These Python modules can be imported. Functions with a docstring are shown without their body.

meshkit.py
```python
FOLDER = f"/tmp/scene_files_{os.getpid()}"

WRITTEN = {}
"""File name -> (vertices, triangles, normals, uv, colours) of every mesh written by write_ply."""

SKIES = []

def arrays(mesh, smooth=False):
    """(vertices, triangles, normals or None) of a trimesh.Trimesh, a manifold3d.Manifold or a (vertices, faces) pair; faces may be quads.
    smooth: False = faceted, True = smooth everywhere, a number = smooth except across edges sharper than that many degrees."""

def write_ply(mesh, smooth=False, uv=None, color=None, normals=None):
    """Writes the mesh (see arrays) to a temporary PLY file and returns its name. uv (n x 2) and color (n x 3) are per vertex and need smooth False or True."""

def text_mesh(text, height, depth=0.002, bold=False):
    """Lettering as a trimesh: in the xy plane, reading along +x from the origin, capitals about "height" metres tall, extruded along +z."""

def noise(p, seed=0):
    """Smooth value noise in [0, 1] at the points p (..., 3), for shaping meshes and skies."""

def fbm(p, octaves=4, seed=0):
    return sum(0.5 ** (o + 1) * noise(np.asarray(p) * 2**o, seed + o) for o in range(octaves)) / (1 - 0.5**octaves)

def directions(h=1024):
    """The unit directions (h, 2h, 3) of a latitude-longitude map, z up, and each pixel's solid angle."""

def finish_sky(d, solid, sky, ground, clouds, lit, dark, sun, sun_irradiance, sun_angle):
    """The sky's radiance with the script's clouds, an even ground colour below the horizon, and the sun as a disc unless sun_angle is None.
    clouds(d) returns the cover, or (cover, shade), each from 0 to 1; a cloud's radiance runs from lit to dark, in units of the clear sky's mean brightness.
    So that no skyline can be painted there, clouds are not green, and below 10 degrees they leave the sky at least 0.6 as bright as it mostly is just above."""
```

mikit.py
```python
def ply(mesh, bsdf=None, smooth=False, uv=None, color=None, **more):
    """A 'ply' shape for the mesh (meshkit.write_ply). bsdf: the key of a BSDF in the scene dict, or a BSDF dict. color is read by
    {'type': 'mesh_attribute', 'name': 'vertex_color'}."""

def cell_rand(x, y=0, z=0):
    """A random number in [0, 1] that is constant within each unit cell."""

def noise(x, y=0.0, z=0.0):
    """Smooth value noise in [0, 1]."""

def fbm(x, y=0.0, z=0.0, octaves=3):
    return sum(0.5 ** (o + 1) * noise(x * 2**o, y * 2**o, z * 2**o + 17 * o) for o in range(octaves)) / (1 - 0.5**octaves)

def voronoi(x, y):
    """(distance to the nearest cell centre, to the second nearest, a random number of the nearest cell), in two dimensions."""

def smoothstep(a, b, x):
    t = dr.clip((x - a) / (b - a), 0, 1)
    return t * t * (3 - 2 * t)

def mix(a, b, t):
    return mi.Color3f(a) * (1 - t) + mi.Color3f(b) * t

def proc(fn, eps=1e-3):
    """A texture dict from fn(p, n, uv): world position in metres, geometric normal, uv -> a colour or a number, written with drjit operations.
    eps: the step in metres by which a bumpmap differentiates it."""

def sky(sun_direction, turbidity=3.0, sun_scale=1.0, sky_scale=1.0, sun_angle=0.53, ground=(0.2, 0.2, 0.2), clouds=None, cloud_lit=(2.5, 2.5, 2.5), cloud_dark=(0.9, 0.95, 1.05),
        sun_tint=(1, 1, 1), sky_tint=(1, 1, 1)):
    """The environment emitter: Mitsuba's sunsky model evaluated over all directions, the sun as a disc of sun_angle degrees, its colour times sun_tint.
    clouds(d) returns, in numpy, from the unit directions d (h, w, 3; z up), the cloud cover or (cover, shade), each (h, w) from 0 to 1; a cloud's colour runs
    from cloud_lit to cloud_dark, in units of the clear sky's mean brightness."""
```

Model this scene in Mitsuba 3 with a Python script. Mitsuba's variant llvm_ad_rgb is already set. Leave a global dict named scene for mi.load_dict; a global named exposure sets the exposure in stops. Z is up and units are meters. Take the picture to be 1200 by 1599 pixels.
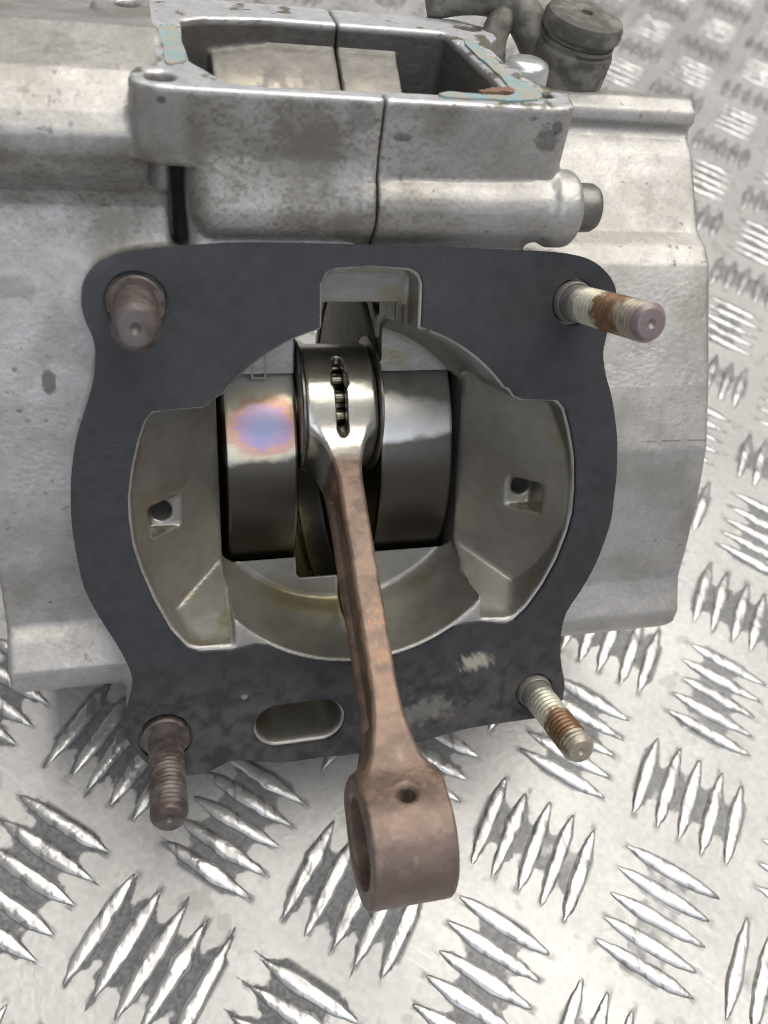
import math
import numpy as np, trimesh, drjit as dr, mitsuba as mi, mikit, meshkit
from mikit import proc, noise, fbm, cell_rand, smoothstep, mix

T = mi.ScalarTransform4f
scene, labels = {}, {}

# ------------------------------------------------------------------ camera and light
CAM = np.array([-40.23, -95.94, 214.0]) / 1000
FWD = np.array([0.2529262, 0.5516512, -0.7948014])
UPV = np.array([0.0584975, 0.8112896, 0.5817107])
scene['camera'] = {'type': 'thinlens', 'fov': 47.38, 'fov_axis': 'x', 'near_clip': 0.01, 'far_clip': 20.0,
                   'aperture_radius': 0.0008, 'focus_distance': 0.178,
                   'to_world': T().look_at(origin=CAM.tolist(), target=(CAM + FWD).tolist(), up=UPV.tolist())}
exposure = 0.36


def lamp(key, centre, target, w, h, rad):
    scene[key] = {'type': 'rectangle', 'to_world': T().look_at(origin=centre, target=target, up=[0.01, 0.2, 1]) @ T().scale([w / 2, h / 2, 1]),
                  'emitter': {'type': 'area', 'radiance': {'type': 'rgb', 'value': rad}}}


scene['room_light'] = {'type': 'constant', 'radiance': {'type': 'rgb', 'value': [0.20, 0.20, 0.205]}}
lamp('ceiling_lamp', [0.75, 0.35, 2.2], [0.7, 0.30, 0], 2.4, 2.6, [3.1, 2.98, 2.80])
labels['ceiling_lamp'] = {'label': 'large ceiling light panel high above the engine', 'category': 'ceiling lamp'}
lamp('window_light', [-0.5, -2.5, 2.1], [0, 0, 0.05], 3.2, 1.4, [1.15, 1.26, 1.5])
labels['window_light'] = {'label': 'tall bright workshop window behind the camera', 'category': 'window'}

# ------------------------------------------------------------------ frames: E (engine, mm) -> world (m)
M = np.array([[0.9999822, -0.0049156, -0.0033672], [0.0, 0.5651248, -0.8250054], [0.0059583, 0.8249908, 0.5651148]])
Z0 = 72.12


def W(E):
    return (np.asarray(E, float) @ M.T + [0, 0, Z0]) / 1000


MF = M.tolist()


def ecoord(p):
    """engine-frame millimetres of world points, in drjit"""
    x, y, z = p.x * 1000, p.y * 1000, p.z * 1000 - Z0
    return (x * MF[0][0] + z * MF[2][0], x * MF[0][1] + y * MF[1][1] + z * MF[2][1], x * MF[0][2] + y * MF[1][2] + z * MF[2][2])


# ------------------------------------------------------------------ helpers
def put(key, mesh, bsdf, smooth=30, label=None, cat=None, kind=None, group=None):
    """mesh in E millimetres -> one entry of the scene"""
    v, f = (mesh.vertices, mesh.faces) if hasattr(mesh, 'vertices') else mesh
    scene[key] = mikit.ply(trimesh.Trimesh(W(v), np.asarray(f), process=False), bsdf, smooth)
    tag(key, label, cat, kind, group)


def tag(key, label=None, cat=None, kind=None, group=None):
    d = {k: v for k, v in (('label', label), ('category', cat), ('kind', kind), ('group', group)) if v}
    if d:
        labels[key] = d


def grid_mesh(P, close_v=False):
    n, m = P.shape[:2]
    i, j = np.meshgrid(np.arange(n - 1), np.arange(m if close_v else m - 1), indexing='ij')
    a, b = i * m + j, i * m + (j + 1) % m
    q = np.stack([a, b, b + m, a + m], -1).reshape(-1, 4)
    return P.reshape(-1, 3), np.vstack([q[:, [0, 1, 2]], q[:, [0, 2, 3]]])


def join(*ms):
    vs, fs, at = [], [], 0
    for m in ms:
        v, f = (m.vertices, m.faces) if hasattr(m, 'vertices') else m
        vs.append(v); fs.append(np.asarray(f) + at); at += len(v)
    return np.vstack(vs), np.vstack(fs)


def basis(axis):
    a = np.asarray(axis, float) / np.linalg.norm(axis)
    u = np.cross(a, [0, 0, 1.0] if abs(a[2]) < 0.9 else [1.0, 0, 0]); u /= np.linalg.norm(u)
    return u, np.cross(a, u), a


def lathe(profile, origin, axis, n=64):
    """profile [(r, h)] spun about the axis through origin"""
    u, v, a = basis(axis)
    pr = np.asarray(profile, float)
    t = np.arange(n) * 2 * np.pi / n
    P = np.asarray(origin) + pr[:, None, :1] * (np.cos(t)[None, :, None] * u + np.sin(t)[None, :, None] * v) + pr[:, None, 1:] * a
    v_, f_ = grid_mesh(P, True)
    return v_, f_


def tube(pts, r, n=14):
    pts = np.asarray(pts, float); r = np.broadcast_to(r, (len(pts),))
    t = np.gradient(pts, axis=0); t /= np.linalg.norm(t, axis=1, keepdims=True)
    ref = np.array([0.0, 0.3, 1.0]); a = np.cross(t, ref); a /= np.linalg.norm(a, axis=1, keepdims=True); b = np.cross(t, a)
    th = np.arange(n) * 2 * np.pi / n
    P = pts[:, None] + r[:, None, None] * (np.cos(th)[None, :, None] * a[:, None] + np.sin(th)[None, :, None] * b[:, None])
    P = np.concatenate([np.repeat(pts[:1, None], n, 1), P, np.repeat(pts[-1:, None], n, 1)])
    return grid_mesh(P, True)


def catmull(p, n=6, closed=True):
    p = np.asarray(p, float); out = []
    k = len(p)
    for i in range(k if closed else k - 1):
        g = lambda j: p[j % k] if closed else p[min(max(j, 0), k - 1)]
        a, b, c, d = g(i - 1), g(i), g(i + 1), g(i + 2)
        for t in np.arange(n) / n:
            out.append(0.5 * (2 * b + (c - a) * t + (2 * a - 5 * b + 4 * c - d) * t * t + (3 * b - a - 3 * c + d) * t ** 3))
    if not closed:
        out.append(p[-1])
    return np.array(out)


# signed distance tools (float32 numpy, negative inside)
def sd_poly(px, py, poly):
    """2D distance to a closed polygon on the points px, py"""
    poly = np.asarray(poly, np.float32)
    d = np.full(px.shape, 1e9, np.float32); s = np.zeros(px.shape, bool)
    for a, b in zip(poly, np.roll(poly, -1, 0)):
        e = b - a; wx, wy = px - a[0], py - a[1]
        h = np.clip((wx * e[0] + wy * e[1]) / max(float(e @ e), 1e-9), 0, 1)
        d = np.minimum(d, (wx - e[0] * h) ** 2 + (wy - e[1] * h) ** 2)
        c = (a[1] <= py) != (b[1] <= py)
        with np.errstate(divide='ignore', invalid='ignore'):
            s ^= c & (wx < (py - a[1]) * e[0] / (e[1] if e[1] else 1e-9))
    return np.sqrt(d) * np.where(s, -1, 1).astype(np.float32)


def smin(a, b, k):
    h = np.maximum(k - np.abs(a - b), 0) / k
    return np.minimum(a, b) - h * h * k * 0.25


def smax(a, b, k):
    return -smin(-a, -b, k)


def extr(d2, dz, r=0.0):
    """intersection of two slabs / profiles with a rounding radius"""
    if r:
        a, b = d2 + r, dz + r
        return np.minimum(np.maximum(a, b), 0) + np.sqrt(np.maximum(a, 0) ** 2 + np.maximum(b, 0) ** 2) - r
    return np.maximum(d2, dz)


def sd_box(x, y, z, lo, hi, r=0.0):
    c, h = (np.array(lo) + hi) / 2, (np.array(hi) - lo) / 2
    q = [np.abs(t - c[k]) - h[k] + r for k, t in enumerate((x, y, z))]
    out = np.minimum(np.maximum(np.maximum(q[0], q[1]), q[2]), 0)
    return out + np.sqrt(sum(np.maximum(t, 0) ** 2 for t in q)) - r


def nets(F, org, h):
    """surface nets of the zero level of F"""
    S = F < 0
    n = np.array(F.shape)
    cnt = sum(S[i:n[0] - 1 + i, j:n[1] - 1 + j, k:n[2] - 1 + k].astype(np.int8) for i in (0, 1) for j in (0, 1) for k in (0, 1))
    act = (cnt > 0) & (cnt < 8)
    idx = np.full(act.shape, -1, np.int32)
    c = np.argwhere(act); idx[act] = np.arange(len(c), dtype=np.int32)
    acc = np.zeros((len(c), 3)); num = np.zeros(len(c))
    corner = [(i, j, k) for i in (0, 1) for j in (0, 1) for k in (0, 1)]
    val = {o: F[c[:, 0] + o[0], c[:, 1] + o[1], c[:, 2] + o[2]] for o in corner}
    for a in corner:
        for ax in range(3):
            if a[ax] == 0:
                b = tuple(1 if q == ax else a[q] for q in range(3))
                fa, fb = val[a], val[b]
                m = (fa < 0) != (fb < 0)
                t = np.where(m, fa / np.where(m, fa - fb, 1), 0)
                p = np.tile(np.array(a, float), (len(c), 1)); p[:, ax] += t
                acc[m] += p[m]; num += m
    V = (c + acc / num[:, None]) * h + org
    quads = []
    for ax in range(3):
        o = [0, 0, 0]; o[ax] = 1
        A = S[:n[0] - o[0], :n[1] - o[1], :n[2] - o[2]]; B = S[o[0]:, o[1]:, o[2]:]
        e = np.argwhere(A != B)
        u, v = (ax + 1) % 3, (ax + 2) % 3
        ok = (e[:, u] > 0) & (e[:, v] > 0) & (e[:, u] < n[u] - 1) & (e[:, v] < n[v] - 1)
        e = e[ok]
        du, dv = np.eye(3, dtype=int)[u], np.eye(3, dtype=int)[v]
        g = lambda d: idx[tuple((e - d).T)]
        q = np.stack([g(du + dv), g(dv), g(0 * du), g(du)], 1)
        flip = ~A[tuple(e.T)]
        q[flip] = q[flip][:, ::-1]
        quads.append(q)
    q = np.vstack(quads)
    return V, np.vstack([q[:, [0, 1, 2]], q[:, [0, 2, 3]]])


# ------------------------------------------------------------------ materials
def mat(key, base, rough, metal=0.0, bump=None, scale=1.0, eps=1e-4, **more):
    tex = lambda v: proc(v) if callable(v) else ({'type': 'rgb', 'value': list(v)} if isinstance(v, (tuple, list)) else v)
    d = {'type': 'principled', 'base_color': tex(base), 'roughness': tex(rough), 'metallic': tex(metal), **more}
    if bump is not None:
        d = {'type': 'bumpmap', 'arbitrary': proc(bump, eps), 'scale': scale, 'bsdf': d}
    scene[key] = {'type': 'twosided', 'bsdf': d}


def mm(p, s):
    return p.x * 1000 / s, p.y * 1000 / s, p.z * 1000 / s


# --- aluminium floor plate lattice (world metres)
O2 = np.array([45.666, -50.494]) / 1000
A2 = np.array([25.6754, -21.4018]) / 1000
B2 = np.array([20.4718, 26.4230]) / 1000
INV = np.linalg.inv(np.stack([A2, B2], 1)).tolist()
OX, OY = O2.tolist()
SP, LEN = 0.1864, 0.7616


def lattice(p):
    x, y = p.x - OX, p.y - OY
    return x * INV[0][0] + y * INV[0][1], x * INV[1][0] + y * INV[1][1]


def dirt_mask(p):
    A, B = lattice(p)
    iA, iB = dr.floor(A + 0.5), dr.floor(B + 0.5)
    a, b = A - iA, B - iB
    par = iA + iB
    odd = (par - 2 * dr.floor(par * 0.5)) > 0.5
    u, v = dr.select(odd, a, b), dr.select(odd, b, a)
    w = v / SP
    g = dr.abs(w - dr.floor(w) - 0.5) * 2
    nz = fbm(p.x * 420, p.y * 420, 3.0)
    n2 = noise(p.x * 1500, p.y * 1500, 5.0)
    amount = cell_rand(iA, iB, 7)
    near = dr.exp(-(dr.square(p.x * 1000 + 60) + dr.square(p.y * 1000 + 40)) / (2 * 95 * 95))
    clean = dr.exp(-(dr.square(p.x * 1000 - 85) + dr.square(p.y * 1000 + 85)) / (2 * 42 * 42))
    amt = dr.clip(0.38 + 0.35 * amount + 0.40 * near - 0.42 * clean, 0, 1)
    reach = 0.07 + 0.20 * g * g + 0.18 * (nz - 0.5) + 0.13 * amt
    m = smoothstep(0.03, -0.02, dr.abs(u + 0.06 * (cell_rand(iA, iB, 9) - 0.5)) - reach) * smoothstep(0.465, 0.43, dr.abs(v))
    m = m * smoothstep(0.15, 0.55, amt + 0.5 * (nz - 0.5)) * (0.72 + 0.28 * n2)
    # grime creeping along the foot of the bars
    foot = smoothstep(0.60, 0.78, g) * smoothstep(0.42, 0.36, dr.abs(u)) * smoothstep(0.48, 0.44, dr.abs(v)) * 0.55 * smoothstep(0.25, 0.6, nz)
    return dr.maximum(m, foot) * (0.45 + 0.55 * amt)


def floor_base(p, n, uv):
    m = dirt_mask(p)
    big = fbm(p.x * 22, p.y * 22, 1.0)
    fine = fbm(p.x * 900, p.y * 900, 2.0, 2)
    A, B = lattice(p)
    scratch = smoothstep(0.80, 0.95, noise(A * 2.2, B * 60, 4.0)) * smoothstep(0.5, 0.8, noise(A * 0.9, B * 2, 6.0))
    grey = 0.50 + 0.18 * (big - 0.5) + 0.10 * (fine - 0.5) + 0.08 * scratch
    c = mi.Color3f(grey, grey * 0.985, grey * 0.955)
    spots = smoothstep(0.74, 0.80, fbm(p.x * 160, p.y * 160, 8.0)) * 0.45
    return mix(mix(c, mi.Color3f(0.33, 0.32, 0.30), spots), mi.Color3f(0.105, 0.108, 0.116), m)


def floor_rough(p, n, uv):
    m = dirt_mask(p)
    return 0.50 + 0.12 * (fbm(p.x * 60, p.y * 60, 4.0) - 0.5) + 0.25 * m


def floor_metal(p, n, uv):
    return 0.65 - 0.5 * dirt_mask(p)


mat('floor_metal_plate', floor_base, floor_rough, floor_metal,
    bump=lambda p, n, uv: fbm(p.x * 1300, p.y * 1300, p.z * 1300, 2), scale=0.00006)


def bar_base(p, n, uv):
    f = fbm(p.x * 700, p.y * 700, 1.0)
    worn = smoothstep(0.62, 0.75, noise(p.x * 900, p.y * 300, 2.0)) * 0.25
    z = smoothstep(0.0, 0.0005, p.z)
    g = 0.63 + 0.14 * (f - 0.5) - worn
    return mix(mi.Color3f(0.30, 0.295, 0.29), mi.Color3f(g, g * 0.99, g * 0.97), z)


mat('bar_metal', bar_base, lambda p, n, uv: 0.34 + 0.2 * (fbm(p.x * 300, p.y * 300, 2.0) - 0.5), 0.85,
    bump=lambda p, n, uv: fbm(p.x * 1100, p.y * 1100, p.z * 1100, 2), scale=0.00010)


# --- cast aluminium of the crankcase: raw casting outside, machined and oil-stained inside the mouth
def cast_zone(p):
    x, y, z = ecoord(p)
    r = dr.sqrt(dr.square(x - 0.5) + dr.square(y - 4.6))
    slot = smoothstep(6.5, 6.0, dr.abs(y + 44.5)) * smoothstep(11, 10.5, dr.abs(x + 13.1)) * smoothstep(-1.0, -2.0, z)
    return x, y, z, dr.maximum(smoothstep(48.5, 47.5, r) * smoothstep(-0.25, -0.9, z) * smoothstep(58, 56, y), slot)


def duct_as(y, z):
    return (y - 77.5) * 0.9207 + (z - 6.0) * 0.3903, (y - 77.5) * 0.3903 - (z - 6.0) * 0.9207


def flange_zone(x, y, z):
    a = (y - 77.5) * 0.9207 + (z - 6.0) * 0.3903
    s = (y - 77.5) * 0.3903 - (z - 6.0) * 0.9207
    return smoothstep(-0.55, -0.2, a) * smoothstep(-3, -1.5, s) * smoothstep(56, 53, s) * smoothstep(1.5, 1.0, a) * smoothstep(38, 37, x) * dr.select((x > -35.2) | ((s < 8) & (x > -40.6)), mi.Float(1), mi.Float(0))


STAINS = [(-57.3, 28.6, 1.6, 2.2, 0.75), (30.5, 72.0, 2.6, 2.0, 0.6), (32.2, 74.3, 1.2, 1.5, 0.6), (-3.5, 74.0, 3.0, 2.6, 0.35), (4.2, 71.5, 2.0, 0.8, 0.6), (-35.2, 75.2, 0.9, 0.6, 0.7), (-62, 45, 5, 2.5, 0.3), (-50, 83, 4, 3, 0.2), (52, 44, 3, 1.2, 0.25), (66, 66, 4, 2, 0.15), (60, 36, 1.5, 5, 0.15)]


def cast_base(p, n, uv):
    x, y, z, inn = cast_zone(p)
    q = mm(p, 1.0)
    f1 = fbm(q[0] / 9, q[1] / 9, q[2] / 9)
    f2 = fbm(q[0] / 1.6, q[1] / 1.6, q[2] / 1.6)
    f3 = noise(q[0] / 0.42, q[1] / 0.42, q[2] / 0.42)
    g = 0.475 + 0.14 * (f1 - 0.5) + 0.10 * (f2 - 0.5) + 0.09 * (f3 - 0.5)
    c = mi.Color3f(g, g * 0.970, g * 0.925)
    pits = smoothstep(0.67, 0.80, fbm(q[0] / 1.5 + 7, q[1] / 1.5, q[2] / 1.5, 4)) * (0.1 + 0.6 * smoothstep(0.45, 0.7, f1))
    c = mix(c, mi.Color3f(0.13, 0.125, 0.115), pits)
    gr = fbm(q[0] / 11 + 3, q[1] / 11, q[2] / 11, 4)
    speck = smoothstep(0.45, 0.75, fbm(q[0] / 0.7, q[1] / 0.7 + 5, q[2] / 0.7, 3))
    blk = smoothstep(-33, -30, x) * smoothstep(38, 30, x) * smoothstep(53, 55, y) * smoothstep(80, 76, y)          # dirty intake block
    blk = blk * (0.25 + 0.75 * smoothstep(22, -6, x))
    step = smoothstep(-30, -36, x) * smoothstep(70, 66, y) * smoothstep(48, 58, y)                                     # darker band at the step on the left case
    grime = dr.clip(smoothstep(0.40, 0.74, gr) * 0.40 + smoothstep(0.28, 0.76, gr) * (0.45 * blk + 0.60 * step) + speck * (0.35 * blk + 0.25 * step + 0.08), 0, 0.85)
    c = mix(c, mi.Color3f(0.20, 0.185, 0.15), grime)
    for sx_, sy_, rx_, ry_, am_ in STAINS:
        dd = dr.square((x - sx_) / rx_) + dr.square((y - sy_) / ry_) + 1.6 * (f2 - 0.5)
        c = mix(c, mi.Color3f(0.085, 0.08, 0.075), am_ * smoothstep(1.0, 0.35, dd))
    scr = smoothstep(0.28, 0.1, dr.abs(y - 15.2 + 0.02 * x + 0.5 * (f1 - 0.5))) * smoothstep(60, 64, x) * smoothstep(0.35, 0.55, f2)
    c = mix(c, mi.Color3f(0.18, 0.17, 0.16), scr * 0.7)
    # inside: turned aluminium with old oil, deep shade painted in further down
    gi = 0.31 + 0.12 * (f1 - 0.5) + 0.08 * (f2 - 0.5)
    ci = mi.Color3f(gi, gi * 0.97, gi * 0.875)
    oil = smoothstep(0.56, 0.70, fbm(q[0] / 7, q[1] / 7 + 4, q[2] / 7)) * 0.5
    ci = mix(ci, mi.Color3f(0.28, 0.24, 0.12), oil)
    rb = dr.sqrt(dr.square(x - 0.5) + dr.square(y - 4.6))
    pool = smoothstep(29.5, 32.5, rb) * smoothstep(-16, -21, z) * smoothstep(6, -2, x + 6 * (f2 - 0.5)) * smoothstep(-22, -12, x) * smoothstep(-5, -12, y)
    ci = mix(ci, mi.Color3f(0.065, 0.06, 0.05), smoothstep(-26, -31, z))  # shade of the deep chamber put into the colour, darker with depth
    ci = mix(ci, mi.Color3f(0.24, 0.19, 0.05), pool * (0.35 + 0.6 * f1))
    fl = flange_zone(x, y, z)
    da, ds = duct_as(y, z)
    port = smoothstep(-0.9, -1.6, da) * smoothstep(-31.5, -30.5, x) * smoothstep(26, 25, x) * smoothstep(0.6, 1.4, ds) * smoothstep(44, 43, ds) * smoothstep(62, 66, y)
    duct_tone = mi.Color3f(0.19, 0.18, 0.165) * (0.75 + 0.5 * f2)  # darker tone of the duct interior, cream patch mixed in below
    cream = dr.exp(-dr.square((x + 14) / 9)) * smoothstep(0.38, 0.62, fbm(x / 2.2, da / 6, ds / 6, 3)) * smoothstep(-5, -9, da) + 0.5 * dr.exp(-dr.square((x - 5) / 4))
    duct_tone = mix(duct_tone, mi.Color3f(0.55, 0.49, 0.40), dr.clip(cream, 0, 0.9) * smoothstep(36, 30, ds))
    ci = mix(ci, duct_tone, port); c = mix(c, duct_tone, port)
    cf = mi.Color3f(0.68, 0.685, 0.70) * (0.8 + 0.4 * f2)
    cf = mix(cf, mi.Color3f(0.24, 0.22, 0.17), smoothstep(0.50, 0.64, fbm(q[0] / 3, q[1] / 3 + 2, q[2] / 3, 4) + 0.16 * smoothstep(20, 30, x) - 0.10))
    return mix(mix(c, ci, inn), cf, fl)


def cast_rough(p, n, uv):
    x, y, z, inn = cast_zone(p)
    q = mm(p, 1.0)
    return (0.50 + 0.2 * (fbm(q[0] / 3, q[1] / 3, q[2] / 3) - 0.5)) * (1 - inn) + inn * (0.36 + 0.2 * (fbm(q[0] / 4, q[1] / 4, q[2] / 4) - 0.5))


def cast_bump(p, n, uv):
    x, y, z, inn = cast_zone(p)
    q = mm(p, 1.0)
    return (fbm(q[0] / 0.7, q[1] / 0.7, q[2] / 0.7, 2) + 0.7 * fbm(q[0] / 4.5, q[1] / 4.5, q[2] / 4.5, 2)) * (1 - 0.5 * inn)


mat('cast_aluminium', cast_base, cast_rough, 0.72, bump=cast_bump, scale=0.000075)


def gasket_base(p, n, uv):
    x, y, z = ecoord(p)
    f = fbm(x / 2.2, y / 2.2, 1.0, 4)
    big = fbm(x / 15, y / 15, 5.0)
    c = mi.Color3f(0.031, 0.032, 0.0355) * (0.75 + 0.5 * f + 0.35 * (big - 0.5))
    # dusty film over the lower half, scraped spots beside the lower right stud
    dust = smoothstep(-22, -44, y + 10 * (f - 0.5)) * smoothstep(0.30, 0.75, f) * 0.34
    c = mix(c, mi.Color3f(0.135, 0.12, 0.10), dust)
    s1 = smoothstep(1, 0.2, dr.sqrt(dr.square((x - 26) / 5.2) + dr.square((y + 34.2) / 2.8)) + 1.1 * (fbm(x * 1.1 + y * 0.5, y * 0.5, 2.0) - 0.5))
    s2 = smoothstep(1, 0.3, dr.sqrt(dr.square((x - 15.5) / 8) + dr.square((y + 45) / 4.5)) + 1.2 * (fbm(x * 0.7, y * 0.7, 6.0) - 0.5))
    c = mix(c, mi.Color3f(0.42, 0.40, 0.33), s1 * 0.75)
    return mix(c, mi.Color3f(0.20, 0.195, 0.18), s2 * 0.6)


mat('gasket_coating', gasket_base, lambda p, n, uv: 0.52 + 0.22 * (fbm(p.x * 400, p.y * 400, p.z * 400) - 0.5) - 0.17 * smoothstep(0.5, 0.62, fbm(p.x * 70, p.y * 70, p.z * 70, 4)), 0.0,
    bump=lambda p, n, uv: fbm(p.x * 1400, p.y * 1400, p.z * 1400, 2), scale=0.00005)


def stud_colour(plated):
    def fn(p, n, uv):
        x, y, z = ecoord(p)
        f = fbm(x / 1.4, y / 1.4, z / 1.4, 4)
        rust = mix(mi.Color3f(0.072, 0.060, 0.056), mi.Color3f(0.128, 0.095, 0.084), smoothstep(0.35, 0.7, f))
        grey = mi.Color3f(0.135, 0.118, 0.114) * (0.7 + 0.6 * f)
        if not plated:
            return mix(rust, grey, smoothstep(0.45, 0.62, fbm(x / 3, y / 3, z / 3)))
        zinc = mi.Color3f(0.60, 0.58, 0.47) * (0.7 + 0.5 * f)
        w = z + 4.5 * (f - 0.5) + 2.5 * (noise(x / 2.0, y / 2.0, 3.0) - 0.5)
        c = mix(mi.Color3f(0.30, 0.29, 0.26) * (0.7 + 0.5 * f), zinc, smoothstep(5.0, 7.5, w))
        c = mix(c, mi.Color3f(0.20, 0.115, 0.062) * (0.5 + 0.9 * f), smoothstep(12.5, 14.0, w))
        c = mix(c, mi.Color3f(0.38, 0.34, 0.27) * (0.6 + 0.7 * f), smoothstep(20.5, 22.5, w))
        return mix(c, mi.Color3f(0.27, 0.215, 0.215), smoothstep(27.3, 28.2, z))
    return fn


mat('stud_rusty', stud_colour(False), 0.48, 0.45, bump=lambda p, n, uv: fbm(p.x * 1800, p.y * 1800, p.z * 1800, 2), scale=0.00003)
mat('stud_plated', stud_colour(True), 0.42, 0.5, bump=lambda p, n, uv: fbm(p.x * 1500, p.y * 1500, p.z * 1500, 2), scale=0.00006)
mat('bolt_steel', lambda p, n, uv: mi.Color3f(0.20, 0.195, 0.18) * (0.6 + 0.8 * fbm(p.x * 500, p.y * 500, p.z * 500)), 0.42, 0.7)
mat('bright_steel', [0.85, 0.85, 0.84], 0.33, 0.9)
mat('rubber', lambda p, n, uv: mix(mi.Color3f(0.085, 0.08, 0.07), mi.Color3f(0.20, 0.19, 0.16), smoothstep(0.4, 0.7, fbm(p.x * 300, p.y * 300, p.z * 300, 4))), 0.6, 0.0,
    bump=lambda p, n, uv: fbm(p.x * 900, p.y * 900, p.z * 900, 2), scale=0.0001)
mat('teal_residue', lambda p, n, uv: mix(mi.Color3f(0.24, 0.33, 0.34), mi.Color3f(0.33, 0.31, 0.25), smoothstep(0.38, 0.6, fbm(p.x * 500, p.y * 500, p.z * 500, 3))), 0.8,
    bump=lambda p, n, uv: fbm(p.x * 1500, p.y * 1500, p.z * 1500, 2), scale=0.0002)
mat('orange_residue', [0.20, 0.115, 0.085], 0.8)
mat('bearing_steel', [0.26, 0.235, 0.17], 0.25, 1.0)
mat('dark_steel', [0.20, 0.19, 0.17], 0.3, 0.9)
ZC, YC, RW = -57.0, 4.6, 38.0


def web_zone(p):
    x, y, z = ecoord(p)
    phi = dr.atan2(y - YC, z - ZC) * (180 / math.pi)
    arc = phi * (math.pi / 180) * RW
    f = fbm(x / 2.5, arc / 2.5, 1.0, 4)
    raw = smoothstep(-1.0, 1.0, arc - (15.5 + 0.22 * (20 - dr.abs(x))) + 2 * (f - 0.5))
    return x, arc, f, raw


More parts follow.
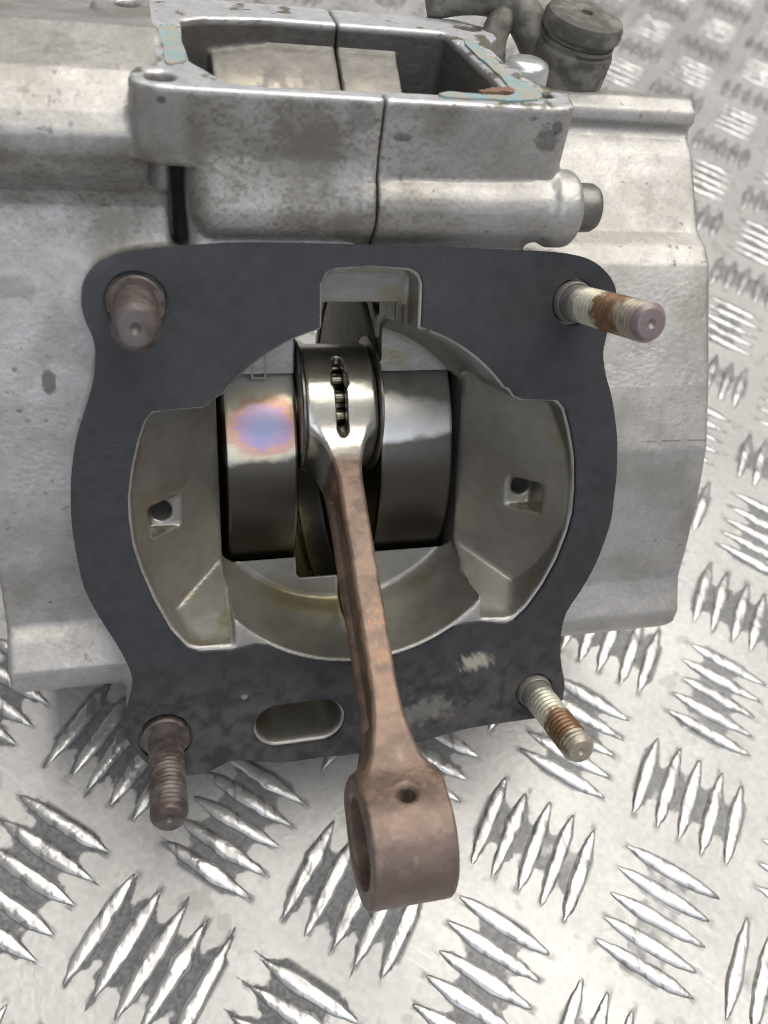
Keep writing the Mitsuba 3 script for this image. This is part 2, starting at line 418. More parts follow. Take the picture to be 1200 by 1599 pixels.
def web_base(p, n, uv):
    x, arc, f, raw = web_zone(p)
    steel = mi.Color3f(0.60, 0.585, 0.54) * (0.9 + 0.2 * f)
    # heat tint on the left web
    d = dr.sqrt(dr.square((x + 17.0) / 9.2) + dr.square((arc - 10.8) / 7.6)) + 0.22 * (f - 0.5) + 0.12 * (noise(x * 0.4, arc * 3.0, 1.0) - 0.5)
    t = mix(mi.Color3f(0.24, 0.26, 0.46), mi.Color3f(0.40, 0.24, 0.40), smoothstep(0.15, 0.6, d))
    t = mix(t, mi.Color3f(0.58, 0.29, 0.19), smoothstep(0.55, 0.72, d))
    t = mix(t, mi.Color3f(0.66, 0.56, 0.30), smoothstep(0.78, 0.95, d))
    c = mix(mix(t, steel, 0.22), steel, smoothstep(0.72, 1.45, d))
    stain_shade = smoothstep(6.5, 4.5, arc + 1.6 * (f - 0.5) - 0.1 * x)  # lower webs: brown oil stain plus dark reflection painted into the colour
    c = mix(c, mi.Color3f(0.085, 0.073, 0.058), stain_shade * 0.93)
    return mix(c, mi.Color3f(0.17, 0.16, 0.13) * (0.75 + 0.5 * f), raw * dr.select(x > 0, mi.Float(0.9), mi.Float(0.35)))


mat('web_steel', web_base, lambda p, n, uv: 0.33 + 0.22 * web_zone(p)[3], lambda p, n, uv: 1.0 - 0.35 * web_zone(p)[3],
    bump=lambda p, n, uv: (0.5 * fbm(p.x * 2600, 1.0, 2.0, 2) + 0.12 * fbm(p.x * 900, p.y * 900, p.z * 900, 2)), scale=0.000022)

# connecting rod frame: pin centre, small end centre
PIN = np.array([-0.8, 17.5, -30.0]); SM = np.array([-0.9, -46.8, 36.6])
RU = SM - PIN; RL = float(np.linalg.norm(RU)); RU /= RL
RV = np.cross([1.0, 0, 0], RU); RV /= np.linalg.norm(RV); RX = np.cross(RU, RV)
PF, RF = PIN.tolist(), RU.tolist()


def rod_base(p, n, uv):
    x, y, z = ecoord(p)
    u = rod_u(p)
    f = fbm(x / 3.2, y / 3.2, z / 3.2, 4)
    g = fbm(x / 0.9, y / 0.9, z / 0.9, 3)
    steel = mi.Color3f(0.58, 0.56, 0.50) * (0.85 + 0.3 * f)
    rust = mix(mi.Color3f(0.155, 0.112, 0.088), mi.Color3f(0.245, 0.170, 0.128), smoothstep(0.3, 0.7, f)) * (0.85 + 0.3 * g)
    orange = smoothstep(0.58, 0.72, g) * dr.exp(-dr.square((u - 53) / 2.6)) + 0.35 * smoothstep(0.5, 0.8, f) * dr.exp(-dr.square((u - 60) / 7))
    rust = mix(rust, mi.Color3f(0.42, 0.19, 0.075), dr.clip(orange, 0, 1))
    purple = smoothstep(RL - 8, RL + 4, u) * 0.5
    rust = mix(rust, mi.Color3f(0.175, 0.135, 0.128), purple)
    pale = smoothstep(0.66, 0.78, fbm(x / 1.2, y / 2.5, z / 2.5 + 9, 3)) * 0.4
    rust = mix(rust, mi.Color3f(0.32, 0.28, 0.23), pale)
    return mix(steel, rust, smoothstep(15.5, 19.5, u + 4 * (f - 0.5)))


def rod_u(p):
    x, y, z = ecoord(p)
    return (x - PF[0]) * RF[0] + (y - PF[1]) * RF[1] + (z - PF[2]) * RF[2]


mat('rod_steel', rod_base, lambda p, n, uv: 0.24 + 0.24 * smoothstep(14, 19, rod_u(p)), lambda p, n, uv: 0.95 - 0.45 * smoothstep(14, 19, rod_u(p)),
    bump=lambda p, n, uv: fbm(p.x * 1100, p.y * 1100, p.z * 1100, 2) * (0.12 + smoothstep(14, 19, rod_u(p))), scale=0.00010)

# ------------------------------------------------------------------ the floor plate
X, Y = 3.0, 3.0
scene['floor'] = mikit.ply((np.array([[-X, -Y, 0], [X, -Y, 0], [X, Y, 0], [-X, Y, 0.0]]), np.array([[0, 1, 2, 3]])), 'floor_metal_plate')
labels['floor'] = {'label': 'bright aluminium treadplate floor with raised five-bar pattern', 'category': 'floor', 'kind': 'structure'}


def bar_mesh(seed, nu=17, nv=9):
    rng = np.random.default_rng(seed)
    u = np.sin(np.linspace(-1, 1, nu) * np.pi / 2); t = np.array([-1, -0.93, -0.8, -0.45, 0, 0.45, 0.8, 0.93, 1])
    P = np.zeros((nu, nv, 3))
    wob = 1 + 0.10 * rng.standard_normal(nu); hob = 1 + 0.10 * rng.standard_normal(nu)
    for i, s in enumerate(u):
        w = 0.00205 * (1 - abs(s) ** 2.3) ** 0.85 * wob[i] + 0.00005
        h = 0.00130 * (1 - abs(s) ** 2.6) ** 0.7 * hob[i] + 0.00004
        P[i, :, 0] = s * LEN * 0.01672
        P[i, :, 1] = t * w
        P[i, :, 2] = h * (1 - np.abs(t) ** 6.0) - 0.0002
    P[..., 0] *= 1 + 0.03 * rng.standard_normal()
    return grid_mesh(P)


BARS = [bar_mesh(k) for k in range(6)]
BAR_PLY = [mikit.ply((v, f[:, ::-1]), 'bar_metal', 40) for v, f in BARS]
rng = np.random.default_rng(5)
cr = np.cross(FWD, UPV); TX = math.tan(math.radians(47.38 / 2))
found = []
for A in range(-14, 24):
    for B in range(-12, 40):
        for k in range(-2, 3):
            odd = (A + B) % 2
            c = O2 + (A2 * A + B2 * (B + k * SP) if odd else A2 * (A + k * SP) + B2 * B)
            d = A2 if odd else B2
            q = np.array([*c, 0.001]) - CAM
            dep = q @ FWD; sx, sy = (q @ cr) / dep / TX, (q @ UPV) / dep / TX
            size = 1 / max(dep, 0.05)
            vis = dep > 0 and abs(sx) < 1.08 and abs(sy) < 1.42
            hid = -0.068 < c[0] < 0.075 and -0.02 < c[1] < 0.10
            found.append((-(size if vis and not hid else size * 1e-3), A, B, k, c, math.atan2(d[1], d[0]) + rng.normal(0, 0.012), vis))
found.sort(key=lambda t: t[:4])
rest = []
for i, (s, A, B, k, c, ang, vis) in enumerate(found):
    var = int(rng.integers(6)); jit = rng.normal(0, 0.00025, 2); dz = rng.uniform(-0.0003, 0.0001)
    if i < 300:
        key = 'floor__raised_bar' + (f'_{i:03d}' if i else '')
        scene[key] = {**BAR_PLY[var], 'to_world': T().translate([float(c[0] + jit[0]), float(c[1] + jit[1]), float(dz)]).rotate([0, 0, 1], math.degrees(ang))}
    else:
        v, f = BARS[var]
        R = np.array([[math.cos(ang), -math.sin(ang)], [math.sin(ang), math.cos(ang)]])
        vv = v.copy(); vv[:, :2] = v[:, :2] @ R.T + c + jit; vv[:, 2] += dz
        rest.append((vv, f[:, ::-1]))
scene['floor__far_bars'] = mikit.ply(join(*rest), 'bar_metal', 40)
labels['floor__far_bars'] = {'kind': 'stuff'}

# ------------------------------------------------------------------ crankcase
from shapely.geometry import Polygon, Point, box as sbox, LineString
from shapely.ops import unary_union

OUTER = [(-49.8, 45.1), (-49.0, 47.7), (-47.0, 50.1), (-43.8, 51.6), (-40.2, 52.4), (-31.2, 53.3), (-20.3, 53.9), (2.6, 53.7), (31.8, 53.1), (40.5, 52.4), (44.7, 51.1), (47.7, 49.0), (49.5, 46.8), (50.0, 45.0), (49.9, 42.3), (49.3, 39.4), (48.9, 36.3), (48.7, 33.5), (49.8, 29.2), (51.5, 25.2), (53.0, 20.5), (54.3, 14.9), (55.1, 7.8), (55.2, 2.1), (55.2, -2.3), (54.4, -6.8), (52.8, -12.7), (50.1, -18.6), (47.1, -23.9), (46.3, -27.8), (46.3, -31.8), (47.0, -36.8), (48.2, -41.2), (48.6, -44.6), (47.9, -48.8), (45.4, -50.7), (41.7, -51.0), (32.2, -51.1), (23.7, -51.6), (11.7, -53.5), (-0.1, -54.2), (-8.7, -53.9), (-17.6, -53.8), (-26.0, -51.8), (-29.4, -52.3), (-32.8, -53.7), (-37.5, -53.9), (-42.6, -51.8), (-46.0, -48.4), (-47.9, -44.8), (-49.0, -41.6), (-49.3, -38.5), (-47.8, -35.0), (-46.8, -31.4), (-46.7, -28.5), (-47.7, -24.8), (-49.7, -19.7), (-51.7, -15.3), (-53.9, -9.0), (-54.7, -2.4), (-55.0, 3.9), (-54.7, 9.5), (-54.0, 14.9), (-52.6, 20.7), (-50.9, 25.3), (-49.2, 30.1), (-48.4, 34.5), (-48.5, 37.6), (-49.4, 40.3), (-49.9, 42.7)]
PKR = [(0, 20), (27, 27), (28.9, 26.5), (30.1, 24.9), (31.8, 24.2), (39.7, 23.7), (41.3, 22.0), (43.1, 17.2), (44.6, 11.6), (45.4, 5.0), (45.5, -0.6), (44.8, -4.9), (43.1, -10.8), (40.4, -16.7), (37.1, -21.8), (34.3, -24.6), (32.8, -25.1), (26.8, -24.0), (23.1, -24.0), (20.2, -24.7)]
PKL = [(-20.0, -24.5), (-21.9, -24.0), (-27.1, -24.9), (-33.2, -24.5), (-35.3, -23.5), (-38.2, -19.3), (-40.9, -12.8), (-42.9, -6.5), (-44.1, -1.1), (-44.4, 4.1), (-44.3, 8.5), (-43.3, 14.0), (-41.8, 19.4), (-40.5, 22.7), (-39.3, 24.1), (-30.2, 24.7), (-28.7, 26.0), (-27, 27), (0, 20)]
NOTCH = [(-8.5, 34), (-8.5, 46.8), (-7.6, 48.6), (-6.0, 49.2), (0.5, 49.6), (7.6, 49.2), (9.2, 48.4), (9.8, 46.8), (9.8, 34)]
MOUTH = unary_union([Point(0.5, 4.6).buffer(35.3, 48), Polygon(PKR), Polygon(PKL), Polygon(NOTCH)]).buffer(0)
HOLE = MOUTH.buffer(0.55)
STUDS = [(-41.0, 43.6), (41.0, 43.6), (-41.0, -43.9), (41.0, -43.6)]
SLOT = LineString([(-17.6, -44.6), (-8.6, -44.5)])
XS = 0.5                                    # plane where the two crankcase halves meet

# frame of the tilted intake flange: xx, s (backwards along the flange), a (out of the flange)
FA = np.array([0, 0.9207, 0.3903]); FD = np.array([0, 0.3903, -0.9207]); F0 = np.array([0, 77.5, 6.0])


def flange(x, s, a=0.0):
    return np.array([x, 0, 0]) + F0 + FD * s + FA * a


FL_OUT = [(-40, 3.5), (-39.2, 0.6), (-36, -0.9), (-30, -1.4), (0, -1.6), (20, -1.5), (33.5, -0.8), (35.6, 1.2), (36.2, 5), (34.6, 9.5), (31.5, 14.5), (30, 24), (30, 34), (34, 40), (34.5, 47), (28, 52), (-36, 52), (-44, 49.5), (-46, 44), (-44.5, 39), (-39, 33.5), (-34.8, 29), (-34.6, 12), (-36.5, 9.4), (-39.2, 7.2)]
FL_IN = [(-29.8, 12), (-24.5, 2.6), (-18, 1.6), (12, 3.0), (23.6, 3.6), (24.4, 6), (23.6, 28), (22.6, 40), (20, 42.4), (-8, 42), (-26, 38.4), (-30, 35.5), (-30.4, 24)]
LEFT_PROF = [(113, -78), (106, -66), (94.0, -37.0), (91.6, -29), (88.2, -14.2), (80, -4.5), (73.5, 0.2), (70, 1.2), (67, 0.2), (64, -3), (61.2, -8.6), (59, -9.4), (45, -8.3), (25, -7.4), (8, -7.6), (-8, -8.6), (-17, -10.2), (-21.5, -10.4), (-24, -8.4), (-29.5, -5.6), (-33.5, -6.4), (-36.6, -10.5), (-37.6, -18), (-36, -40), (-22, -90), (30, -104), (112, -70)]
RIGHT_PROF = [(84, -62), (84.6, -30), (83.4, -25.6), (80.5, -23.4), (78.2, -23.6), (77.2, -25.4), (75.5, -25.2), (72, -22.6), (61, -18.2), (56.5, -16.2), (53.5, -12.6), (50, -10.4), (39, -7.6), (25.4, -4), (12, -1.2), (0, -1.5), (-13, -2.8), (-20, -4.0), (-24, -3.3), (-28.4, -2.2), (-32, -3.4), (-34.5, -6.5), (-36.4, -12), (-36.5, -40), (-22, -90), (30, -104), (70, -90)]
BOSS_Y, BOSS_Z = 60.6, -2.2


def case_field(x, y, z):
    """signed distance of the whole crankcase before it is split at the seam; x, y, z broadcastable 1D axes"""
    X3, Y3, Z3 = np.broadcast_arrays(x, y, z)
    xy = lambda poly: sd_poly(*np.broadcast_arrays(x, y), poly)
    yz = lambda poly: sd_poly(*np.broadcast_arrays(y, z), poly)
    # castings joined with fillets
    plate = extr(xy(np.array(Polygon(OUTER).buffer(-0.7).simplify(0.1).exterior.coords)[:-1]), np.maximum(z, -26 - z), 0.5)
    drum = extr(np.sqrt((y - YC) ** 2 + (z - ZC) ** 2) - 43.6, np.maximum(x - 66, -62 - x), 2.0)
    F = smin(plate, drum + 0 * plate, 4.0)
    left = extr(yz(LEFT_PROF) + 0 * x, np.maximum(x + 34.2, -70.5 - x) + 0 * y, 1.0)
    right = extr(yz(RIGHT_PROF) + 0 * x, np.maximum(x - 78, 34 - x) + 0 * y, 0.8)
    F = smin(F, left, 2.2); F = smin(F, right, 2.2)
    # intake block in its own frame
    s = (y - F0[1]) * FD[1] + (z - F0[2]) * FD[2]; a = (y - F0[1]) * FA[1] + (z - F0[2]) * FA[2]
    X2, S2 = np.broadcast_arrays(x, np.linspace(-8, 60, 137, dtype=np.float32)[None, :, None])
    o2, i2 = sd_poly(X2[:, :, 0], S2[:, :, 0], FL_OUT), sd_poly(X2[:, :, 0], S2[:, :, 0], FL_IN)
    si = np.clip((s + 8) * 2, 0, 135.99); lo = si.astype(int); fr = (si - lo).astype(np.float32)

    def pick(t):
        xi = np.arange(x.shape[0])[:, None, None]
        return t[xi, lo] * (1 - fr) + t[xi, np.minimum(lo + 1, 136)] * fr

    fo, fi = pick(o2), pick(i2)
    block = extr(fo, np.maximum(a, -12.6 - a), 0.6)
    neck = sd_box(X3, Y3, Z3, (-31.2, 40, -60), (31, 72, -1.6), 2.0)
    leftlow = sd_box(X3, Y3, Z3, (-31.2, 54.9, -40), (4, 70, 3.2), 4.6)
    boss = extr(np.sqrt((y - BOSS_Y) ** 2 + (z - BOSS_Z) ** 2) - 6.1, np.maximum(x - 40.2, -3 - x), 1.3)
    boss = smin(boss + 0 * F, extr(np.sqrt((y - BOSS_Y) ** 2 + (z - BOSS_Z) ** 2) - 7.0, np.maximum(x - 39.2, 34.5 - x), 1.0), 1.5)
    low = smin(leftlow, smin(neck, boss, 2.5), 1.0)
    G = smin(block, low, 1.2)
    backwall = sd_box(X3, Y3, Z3, (-40, 73, -64), (36, 86, -20), 3.0)
    backwall = np.minimum(backwall, sd_box(X3, Y3, Z3, (-33, 45, -64), (36, 86, -20), 3.0))
    G = smin(G, backwall, 2.0)
    G = smin(G, sd_box(X3, Y3, Z3, (-37, 50, -60), (-30, 67, -25), 0.5), 1.0)
    F = smin(F, G, 0.8)
    # pedestal of the clamp
    ped = np.sqrt((x - 50.5) ** 2 + (y - 84) ** 2 * 0.3 + (z + 36) ** 2) - 7.2
    F = smin(F, np.maximum(ped, y - 87.5), 2.0)
    # --- cuts
    mouth = xy(np.array(MOUTH.simplify(0.05).exterior.coords)[:-1])
    bore2d = np.sqrt((x - 0.5) ** 2 + (y - 4.6) ** 2) - 35.3 - 0.06 * z
    bore2d = np.where(z < -18, bore2d + 0.06 * (z + 18) ** 2, bore2d)
    ax = np.abs(x - 0.3)
    zf = -0.9 - 20.6 * (np.clip((44.8 - ax) / 18.3, 0, 1) ** 0.92)
    zf = np.where(ax < 28.6, np.minimum(zf, -19.0), zf)
    wedge = np.where(ax > 20, (-25.2 - 0.55 * z) - y, -99)
    pocket = np.maximum(smax(np.maximum(mouth + 0 * z, zf - z), wedge * 0.876 + 0 * mouth, 1.4), z - 3)
    pocket = np.maximum(pocket, 26.5 - ax)
    well = np.maximum(np.maximum(bore2d, ax - 26.9), np.maximum(-23.8 - z, z - 3))
    cham = np.maximum(np.sqrt((y - YC) ** 2 + (z - ZC) ** 2) - 39.3, ax - 26.8)
    groove = np.maximum(np.sqrt((y - YC) ** 2 + (z - ZC) ** 2) - np.where(y > YC, 47.5, 42.0), np.abs(x + 0.6) - 8.9)
    groove = np.minimum(groove, sd_box(X3, Y3, Z3, (-9.5, -21.5, -86), (8.3, 10, -5), 0.6))
    cut = np.minimum(np.minimum(pocket, well), np.minimum(cham, groove))
    notch = np.maximum(xy(NOTCH) + 0 * z, np.maximum(-6.5 + 0.12 * (y - 42) - z, z - 3))
    port = sd_box(X3, Y3, Z3, (-7.6, 28, -62), (8.9, 42.8, 1), 0.8)
    cut = np.minimum(cut, np.minimum(notch, port))
    floor_a = np.where((x > -26.5 + 0.05 * s) & (x < 13.5), -25.0 + 0.50 * s, -40.0)
    duct = np.maximum(np.maximum(fi, s - 41), np.maximum(a - 2, floor_a - a))
    cut = np.minimum(cut, duct)
    sl = np.hypot(np.maximum(np.abs(x + 13.1) - 4.6, 0), y + 44.55) - 4.7
    cut = np.minimum(cut, extr(sl + 0 * z, np.maximum(z - 3, -19 + 0.35 * (y + 44.5) - z)))
    for hx, sgn in ((-38.2, -1), (38.2, 1)):
        bx = sd_box(X3, Y3, Z3, (hx - 3.4, -2.4, -12.2), (hx + 3.4, 4.2, 3), 0.5)
        rot = np.hypot(y - (1.0 if sgn < 0 else 2.0), x - hx - sgn * 0.9) - 2.15
        bore2 = np.maximum(rot + 0 * z, np.abs(z + 14) - 10)
        cut = np.minimum(cut, np.minimum(bx, bore2 + 0 * F))
    for hx, hs, hr in ((-35.1, 3.7, 2.45), (31.2, 6.3, 2.0), (-39.5, 44, 2.4), (29.5, 46, 2.4)):
        cut = np.minimum(cut, np.maximum(np.sqrt((x - hx) ** 2 + (s - hs) ** 2) - hr, np.abs(a + 8) - 12))
    for hx, hy in STUDS:
        cut = np.minimum(cut, np.maximum(np.hypot(x - hx, y - hy) - 5.2 + 0 * z, np.abs(z) - 1.2))
    return smax(F, -cut, 0.5)


def half(x0, x1, side, h=0.6):
    xs = np.arange(x0, x1 + h, h, dtype=np.float32)[:, None, None]
    ys = np.arange(-58.0, 104.0, h, dtype=np.float32)[None, :, None]
    zs = np.arange(-100.0, 11.0, h, dtype=np.float32)[None, None, :]
    F = case_field(xs, ys, zs).astype(np.float32)
    sx = np.where((ys > 33) & (ys < 51.5) & (zs > -12), 12.0, XS).astype(np.float32)
    seam = (xs - (sx - 0.16)) if side < 0 else ((sx + 0.16) - xs)
    F = smax(F, np.broadcast_to(seam, F.shape), 0.35)
    # nothing below the floor
    E = (M[2, 0] * xs + M[2, 1] * ys + M[2, 2] * zs) + Z0
    F = np.maximum(F, 0.15 - E)
    F[0], F[-1], F[:, 0], F[:, -1], F[:, :, 0], F[:, :, -1] = 1, 1, 1, 1, 1, 1
    v, f = nets(F, np.array([x0, -58.0, -100.0]), h)
    return v, f


tag('crankcase', 'grey cast aluminium two-stroke crankcase with open cylinder mouth facing the camera', 'engine crankcase')
for key, (x0, x1, sd) in {'left_half': (-72.3, 13.2, -1), 'right_half': (-0.3, 80.0, 1)}.items():
    v, f = half(x0, x1, sd)
    m = trimesh.graph.smooth_shade(trimesh.Trimesh(v, f, process=False), angle=math.radians(38), facet_minarea=None)
    v, f = np.array(m.vertices), np.array(m.faces)
    c = v[f].mean(1)
    s_, a_ = (c - F0) @ FD, (c - F0) @ FA
    port = (c[:, 1] > 54.4) & (c[:, 0] > -41) & (c[:, 0] < 37) & (a_ > -13.4) & (a_ < 1.5) & (s_ > -3) & (s_ < 53)
    port &= (c[:, 0] > -32) | (a_ > -12.9)
    boss_ = ~port & (c[:, 0] > 0.5) & (c[:, 0] < 41) & (np.hypot(c[:, 1] - BOSS_Y, c[:, 2] - BOSS_Z) < 7.6)
    n = 0 if sd < 0 else 1
    for name, sel in (('crankcase__' + key, ~port & ~boss_), ('crankcase__intake_port' + ('_001' if n else ''), port), ('crankcase__bolt_boss', boss_)):
        if sel.sum() > 50:
            used, inv = np.unique(f[sel], return_inverse=True)
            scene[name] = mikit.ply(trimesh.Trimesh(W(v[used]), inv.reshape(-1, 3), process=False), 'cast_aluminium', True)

# ------------------------------------------------------------------ studs, collars and bolts of the crankcase
def stud_mesh(cx, cy, L, r=3.45, thread=(3.0, 99), pitch=1.25, n=40):
    zz = np.concatenate([np.arange(-3, L - 1.1, 0.16), [L - 1.1]])
    th = np.arange(n) * 2 * np.pi / n
    Z, TH = np.meshgrid(zz, th, indexing='ij')
    tri = np.abs(((Z / pitch - TH / (2 * np.pi)) % 1) - 0.5) * 2
    env = np.clip((Z - thread[0]) / 1.2, 0, 1) * np.clip((thread[1] - Z) / 1.2, 0, 1)
    rr = r - 0.42 * env * np.clip(1.25 * tri - 0.1, 0, 1)
    rows = [np.stack([rr * np.cos(TH), rr * np.sin(TH), Z], -1)]
    for q, h in ((0.80, L - 0.35), (0.735, L - 0.05), (0.66, L), (0.24, L), (0.14, L - 0.35), (0.0, L - 0.5)):
        rows.append(np.stack([q * r * np.cos(th), q * r * np.sin(th), 0 * th + h], -1)[None])
    P = np.concatenate(rows) + [cx, cy, 0]
    return grid_mesh(P, True)


SL = [29.5, 29.5, 26.4, 24.5]
SNAME = ['short dark cylinder stud at the upper left corner of the gasket', 'zinc-plated cylinder stud with a brown rust band at the upper right corner of the gasket',
         'dark rusty cylinder stud at the lower left corner of the gasket', 'half rusted plated cylinder stud at the lower right corner of the gasket']
for i, ((sx, sy), L) in enumerate(zip(STUDS, SL)):
    key = 'crankcase__stud' + (f'_{i:03d}' if i else '')
    plated = i in (1, 3)
    put(key, stud_mesh(sx, sy, L, 3.45 if i != 0 else 3.6, ((3.0, 99), (4.5, 99), (11.0, 99), (4.0, 99))[i]), 'stud_plated' if plated else 'stud_rusty', 40, SNAME[i])
    prof = [(3.3, 1.5), (4.35, 1.5), (4.75, 1.2), (4.75, -1), (3.3, -1)] if not plated else [(3.3, 1.5), (3.75, 1.9), (4.0, 1.5), (4.1, -1), (3.3, -1)]
    put('crankcase__dowel_sleeve' + (f'_{i:03d}' if i else ''), lathe(prof, (sx, sy, 0.3), (0, 0, 1), 48), 'stud_plated' if plated else 'stud_rusty', 35)

# case bolt in the cross boss
put('crankcase__bolt', lathe([(0, 4.7), (2.9, 4.7), (3.9, 4.4), (4.45, 3.4), (4.5, 1.0), (4.3, 0.2), (4.3, -1.5), (0, -1.5)], (40.5, BOSS_Y + 0.3, BOSS_Z - 0.2), (1, 0, 0), 40), 'bolt_steel', 35, 'dark round bolt head at the right end of the cross boss')
b0 = flange(29.6, 22.5, 0)
put('crankcase__cover_bolt', lathe([(0, 2.6), (2.6, 2.5), (3.9, 1.9), (4.3, 0.9), (4.4, -4.0), (0, -4.0)], b0 + np.array([4.6, 0, 0]) - 1.3 * FA, FA, 32), 'bright_steel', 50, 'shiny domed bolt head beside the intake opening')

fr_ = Polygon([(-19.0, 24.9), (-15.8, 24.8), (-15.7, 30.0), (-18.9, 30.1)])
fm = trimesh.creation.extrude_polygon(fr_.difference(fr_.buffer(-0.5)), 0.2, engine='earcut'); fm.apply_translation([0, 0, -23.85])
put('crankcase__cast_mark', fm, 'dark_steel', 30, 'small dark rectangular mark on the ledge above the left crank web')

# residue of the old intake gasket on the flange
def patch(key, poly, th, bsdf, label=None, seed=1, rag=0.22):
    rng = np.random.default_rng(seed)
    p = catmull(poly, 5)
    p = p + rng.normal(0, rag, p.shape)
    g = Polygon(p).buffer(0)
    g = max(getattr(g, 'geoms', [g]), key=lambda t: t.area)
    m = trimesh.creation.extrude_polygon(g, th, engine='earcut')
    v = np.array([flange(a, b, c) for a, b, c in np.array(m.vertices) + [0, 0, 0.02]])
    put(key, (v, np.array(m.faces)[:, ::-1]), bsdf, 25, label)


patch('crankcase__gasket_residue', [(-34.0, 9.6), (-33.8, 18), (-34.0, 29), (-32, 30.5), (-30.9, 29), (-30.8, 20), (-30.4, 13), (-31.2, 10)], 0.35, 'teal_residue', 'teal scrap of old intake gasket on the left rim of the opening', 1)
patch('crankcase__gasket_residue_001', [(11.5, 2.6), (11, 0.6), (17, 0.4), (25, 0.8), (29.5, 2.6), (30.4, 7), (28, 13), (27.6, 24), (27, 34), (24.6, 34), (24.9, 24), (25.2, 12), (25, 6), (24, 3.2), (18, 2.7)], 0.4, 'teal_residue', 'teal scrap of old intake gasket in the right front corner of the opening', 2)
patch('crankcase__gasket_residue_002', [(18, 2.9), (24, 3.3), (24.8, 5.2), (23.6, 5.8), (20, 4.4)], 0.8, 'orange_residue', 'small orange scrap of sealant in the right front corner of the opening', 3)

# ------------------------------------------------------------------ base gasket
gp = Polygon(catmull(OUTER, 3)).difference(HOLE).difference(SLOT.buffer(5.3, 24))
for i, (sx, sy) in enumerate(STUDS):
    gp = gp.difference(Point(sx, sy).buffer(5.5 if i in (0, 2) else 4.5, 32))
gp = gp.difference(Point(-24.6, -36.7).buffer(0.9))
m1 = trimesh.creation.extrude_polygon(gp, 0.85, engine='earcut')
m1.apply_translation([0, 0, 0.03])
top = trimesh.creation.extrude_polygon(gp.buffer(-0.22), 0.15, engine='earcut'); top.apply_translation([0, 0, 0.86])
put('base_gasket', join((m1.vertices, m1.faces), (top.vertices, top.faces)), 'gasket_coating', 20, 'black coated base gasket lying on the crankcase mouth around the four studs', 'gasket')

# ------------------------------------------------------------------ crankshaft
tag('crankshaft', 'polished steel crankshaft webs deep inside the crankcase mouth', 'crankshaft')
def web(x0, x1):
    w = x1 - x0
    return lathe([(6, 0), (RW - 1.2, 0), (RW - 0.3, 0.35), (RW, 1.0), (RW, w - 1.0), (RW - 0.3, w - 0.35), (RW - 1.2, w), (6, w)], (x0, YC, ZC), (1, 0, 0), 180)


put('crankshaft__web', web(-25.2, -9.6), 'web_steel', 40, 'left crank web with a rainbow heat-tint spot')
put('crankshaft__web_001', web(8.4, 25.4), 'web_steel', 40, 'right crank web with a bright polished rim')
put('crankshaft__crank_pin', lathe([(0, 0), (7.2, 0), (7.2, 22), (0, 22)], (-12, PIN[1], PIN[2]), (1, 0, 0), 40), 'bearing_steel', 40)
for k, xw in enumerate((-9.35, 7.3)):
    put('crankshaft__thrust_washer' + (f'_{k:03d}' if k else ''), lathe([(8, 0), (14.6, 0), (14.9, 0.2), (14.9, 0.6), (14.6, 0.8), (8, 0.8), (8, 0)], (xw, PIN[1], PIN[2]), (1, 0, 0), 72), 'dark_steel', 35)

# ------------------------------------------------------------------ connecting rod
def rod_field(u, v, x):
    """u along the rod from the pin, v across it (towards the camera side positive), x along the pins"""
    r1, r2 = np.hypot(u, v), np.hypot(u - RL, v)
    big = extr(r1 - 13.4, np.abs(x) - 7.9, 1.1)
    small = extr(r2 - 11.6, np.abs(x) - 7.6, 0.6)
    t = np.clip(u / RL, 0, 1)
    hw = 8.4 - 1.6 * t
    flare = 2.7 + 3.4 * np.clip((24 - u) / 13, 0, 1) ** 2 + 4.2 * np.clip((u - (RL - 27)) / 19, 0, 1) ** 2.0
    beam = np.maximum(extr(np.abs(v) - hw, np.abs(x) - flare, 1.0), np.maximum(-u, u - RL))
    # recess of the I section
    rec = extr(np.abs(v) - (hw - 2.6), -(np.abs(x) - 1.35), 0.0)
    rec = np.maximum(rec, np.maximum(22 - u, u - (RL - 20)))
    beam = smax(beam, -rec, 1.5)
    F = smin(big, smin(small, beam, 4.0), 5.0)
    F = np.maximum(F, np.abs(x) - 7.9)
    F = smax(F, -(r1 - 11.0), 0.4)
    F = smax(F, -(r2 - 8.0), 0.8)
    # oil slot in the big end, facing up and out: runs round the ring
    ang = np.degrees(np.arctan2(v, u))
    arc = np.radians(ang + 69) * 13.4
    slot = extr(np.hypot(np.maximum(np.abs(arc) - 7.5, 0), x + 0.1) - 1.15, 9.0 - r1)
    bulb = extr(np.hypot(np.maximum(np.abs(arc + 3.0) - 1.0, 0), x + 0.1) - 1.65, 12.0 - r1)
    F = smax(F, -np.minimum(slot, bulb), 0.3)
    # oil hole in the small end eye
    hu, hv = math.cos(math.radians(-121)), math.sin(math.radians(-121))
    along = (u - RL) * hu + v * hv; off = (u - RL) * -hv + v * hu
    oh = np.maximum(np.hypot(off, x - 0.2) - 1.5, -along)
    cs = np.hypot(off, x - 0.2) - 1.4 - 1.2 * np.clip(along - 11.0, 0, 3)
    return smax(F, -np.minimum(oh, np.maximum(cs, 10 - along)), 0.3)


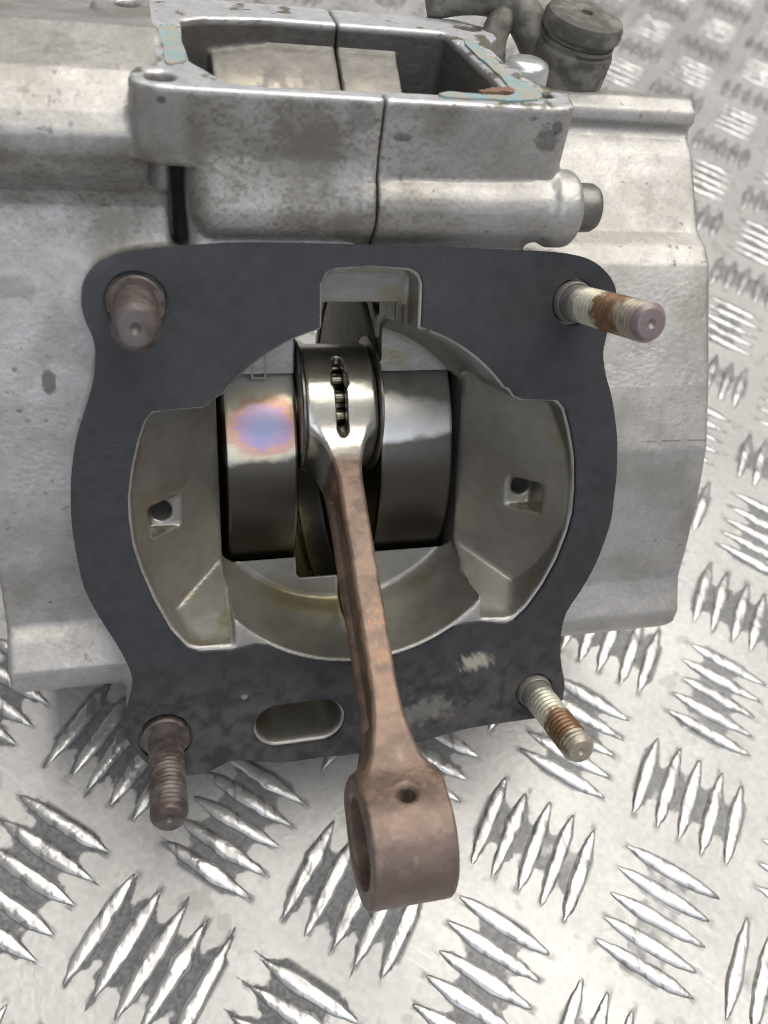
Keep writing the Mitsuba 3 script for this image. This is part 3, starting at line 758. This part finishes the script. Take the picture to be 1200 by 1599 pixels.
def rod_mesh(u0, u1, h=0.3):
    u = np.arange(u0, u1 + h, h, dtype=np.float32)[:, None, None]
    v = np.arange(-15.2, 15.3, h, dtype=np.float32)[None, :, None]
    x = np.arange(-9.0, 9.1, h, dtype=np.float32)[None, None, :]
    F = rod_field(u, v, x).astype(np.float32)
    F[0], F[-1], F[:, 0], F[:, -1], F[:, :, 0], F[:, :, -1] = 1, 1, 1, 1, 1, 1
    P, f = nets(F, np.array([u0, -15.2, -9.0]), h)
    keep = (P[f].mean(1)[:, 0] > u0 + 1.2 * h) & (P[f].mean(1)[:, 0] < u1 - 1.2 * h)
    return P, f, keep


def rod_world(P):
    return PIN + P[:, :1] * RU + P[:, 1:2] * RV + P[:, 2:] * np.array([1.0, 0, 0]) + (P[:, :1] / RL) * (SM - PIN - RU * RL)


tag('connecting_rod', 'rust-brown connecting rod hanging out of the crankcase mouth towards the camera', 'connecting rod')
P, f, keep = rod_mesh(-14.8, RL + 13.2)
cu = P[f].mean(1)[:, 0]
# one forging, told apart into its three regions
bounds = {'big_end': (-99, 15.0), 'shank': (15.0, RL - 14.0), 'small_end': (RL - 14.0, 999)}
full = trimesh.graph.smooth_shade(trimesh.Trimesh(W(rod_world(P)), f[:, ::-1] if np.linalg.det(np.stack([RU, RV, [1.0, 0, 0]])) < 0 else f, process=False), angle=math.radians(38), facet_minarea=None)
fv = np.array(full.vertices); ff = np.array(full.faces)
cen = fv[ff].mean(1) * 1000 - [0, 0, Z0]
cu = (cen @ M - PIN) @ RU
for k, (a, b) in bounds.items():
    sel = ff[(cu >= a) & (cu < b)]
    used, inv = np.unique(sel, return_inverse=True)
    scene['connecting_rod__' + k] = mikit.ply(trimesh.Trimesh(fv[used], inv.reshape(-1, 3), process=False), 'rod_steel', True)
labels['connecting_rod__big_end'] = {'label': 'polished big end of the rod with an oil slot between the crank webs'}
labels['connecting_rod__small_end'] = {'label': 'purple-brown small end eye of the rod with a small oil hole'}
for k in range(13):
    th = math.radians(-69 - 123 + 25.0 * k)
    c = PIN + 9.1 * (math.cos(th) * RU + math.sin(th) * RV)
    put('connecting_rod__bearing_roller' + (f'_{k:03d}' if k else ''), lathe([(0, -6.4), (1.1, -6.4), (1.4, -6.0), (1.4, 6.0), (1.1, 6.4), (0, 6.4)], c, (1, 0, 0), 24), 'bearing_steel', 40)

# ------------------------------------------------------------------ hose clamp with rubber body at the back
BA = np.array([0.05, 0.85, 0.53]); BA /= np.linalg.norm(BA); BO = np.array([50.6, 86.6, -33.5])
tag('rubber_mount', 'dark grey rubber mount with a curved bracket arm on the rear right of the crankcase', 'rubber mount')
put('rubber_mount__body', lathe([(0, -4), (7.8, -4), (8.3, -1), (8.35, 6.4), (8.1, 7.2), (7.5, 7.6), (7.4, 9.4), (7.9, 9.9), (8.4, 10.3), (8.4, 12.2), (7.9, 13.2), (6.8, 13.6), (2.2, 13.8), (1.3, 13.7), (1.1, 12.6), (0, 12.5)], BO, BA, 64), 'rubber', 30)
put('rubber_mount__metal_band', lathe([(7.3, 7.9), (7.85, 8.1), (7.85, 8.8), (7.3, 9.0)], BO, BA, 64), 'bolt_steel', 30)
arm = catmull(np.array([(50.5, 84.5, -34.5), (48, 88.0, -34), (45.3, 92.2, -34.5), (42.8, 96.4, -35.5), (40.0, 99.8, -36.5), (35.5, 101.6, -38), (29.5, 101.8, -40), (22, 100.5, -43)]), 6, False)
put('rubber_mount__bracket_arm', tube(arm, np.linspace(4.6, 3.4, len(arm))), 'rubber', 40)
arm2 = catmull(np.array([(40.2, 100.2, -37), (37.6, 98.2, -36.5), (35.6, 95.4, -36), (34.8, 92.2, -36), (35.2, 88, -36)]), 6, False)
put('rubber_mount__bracket_leg', tube(arm2, 2.9, 16), 'rubber', 40)
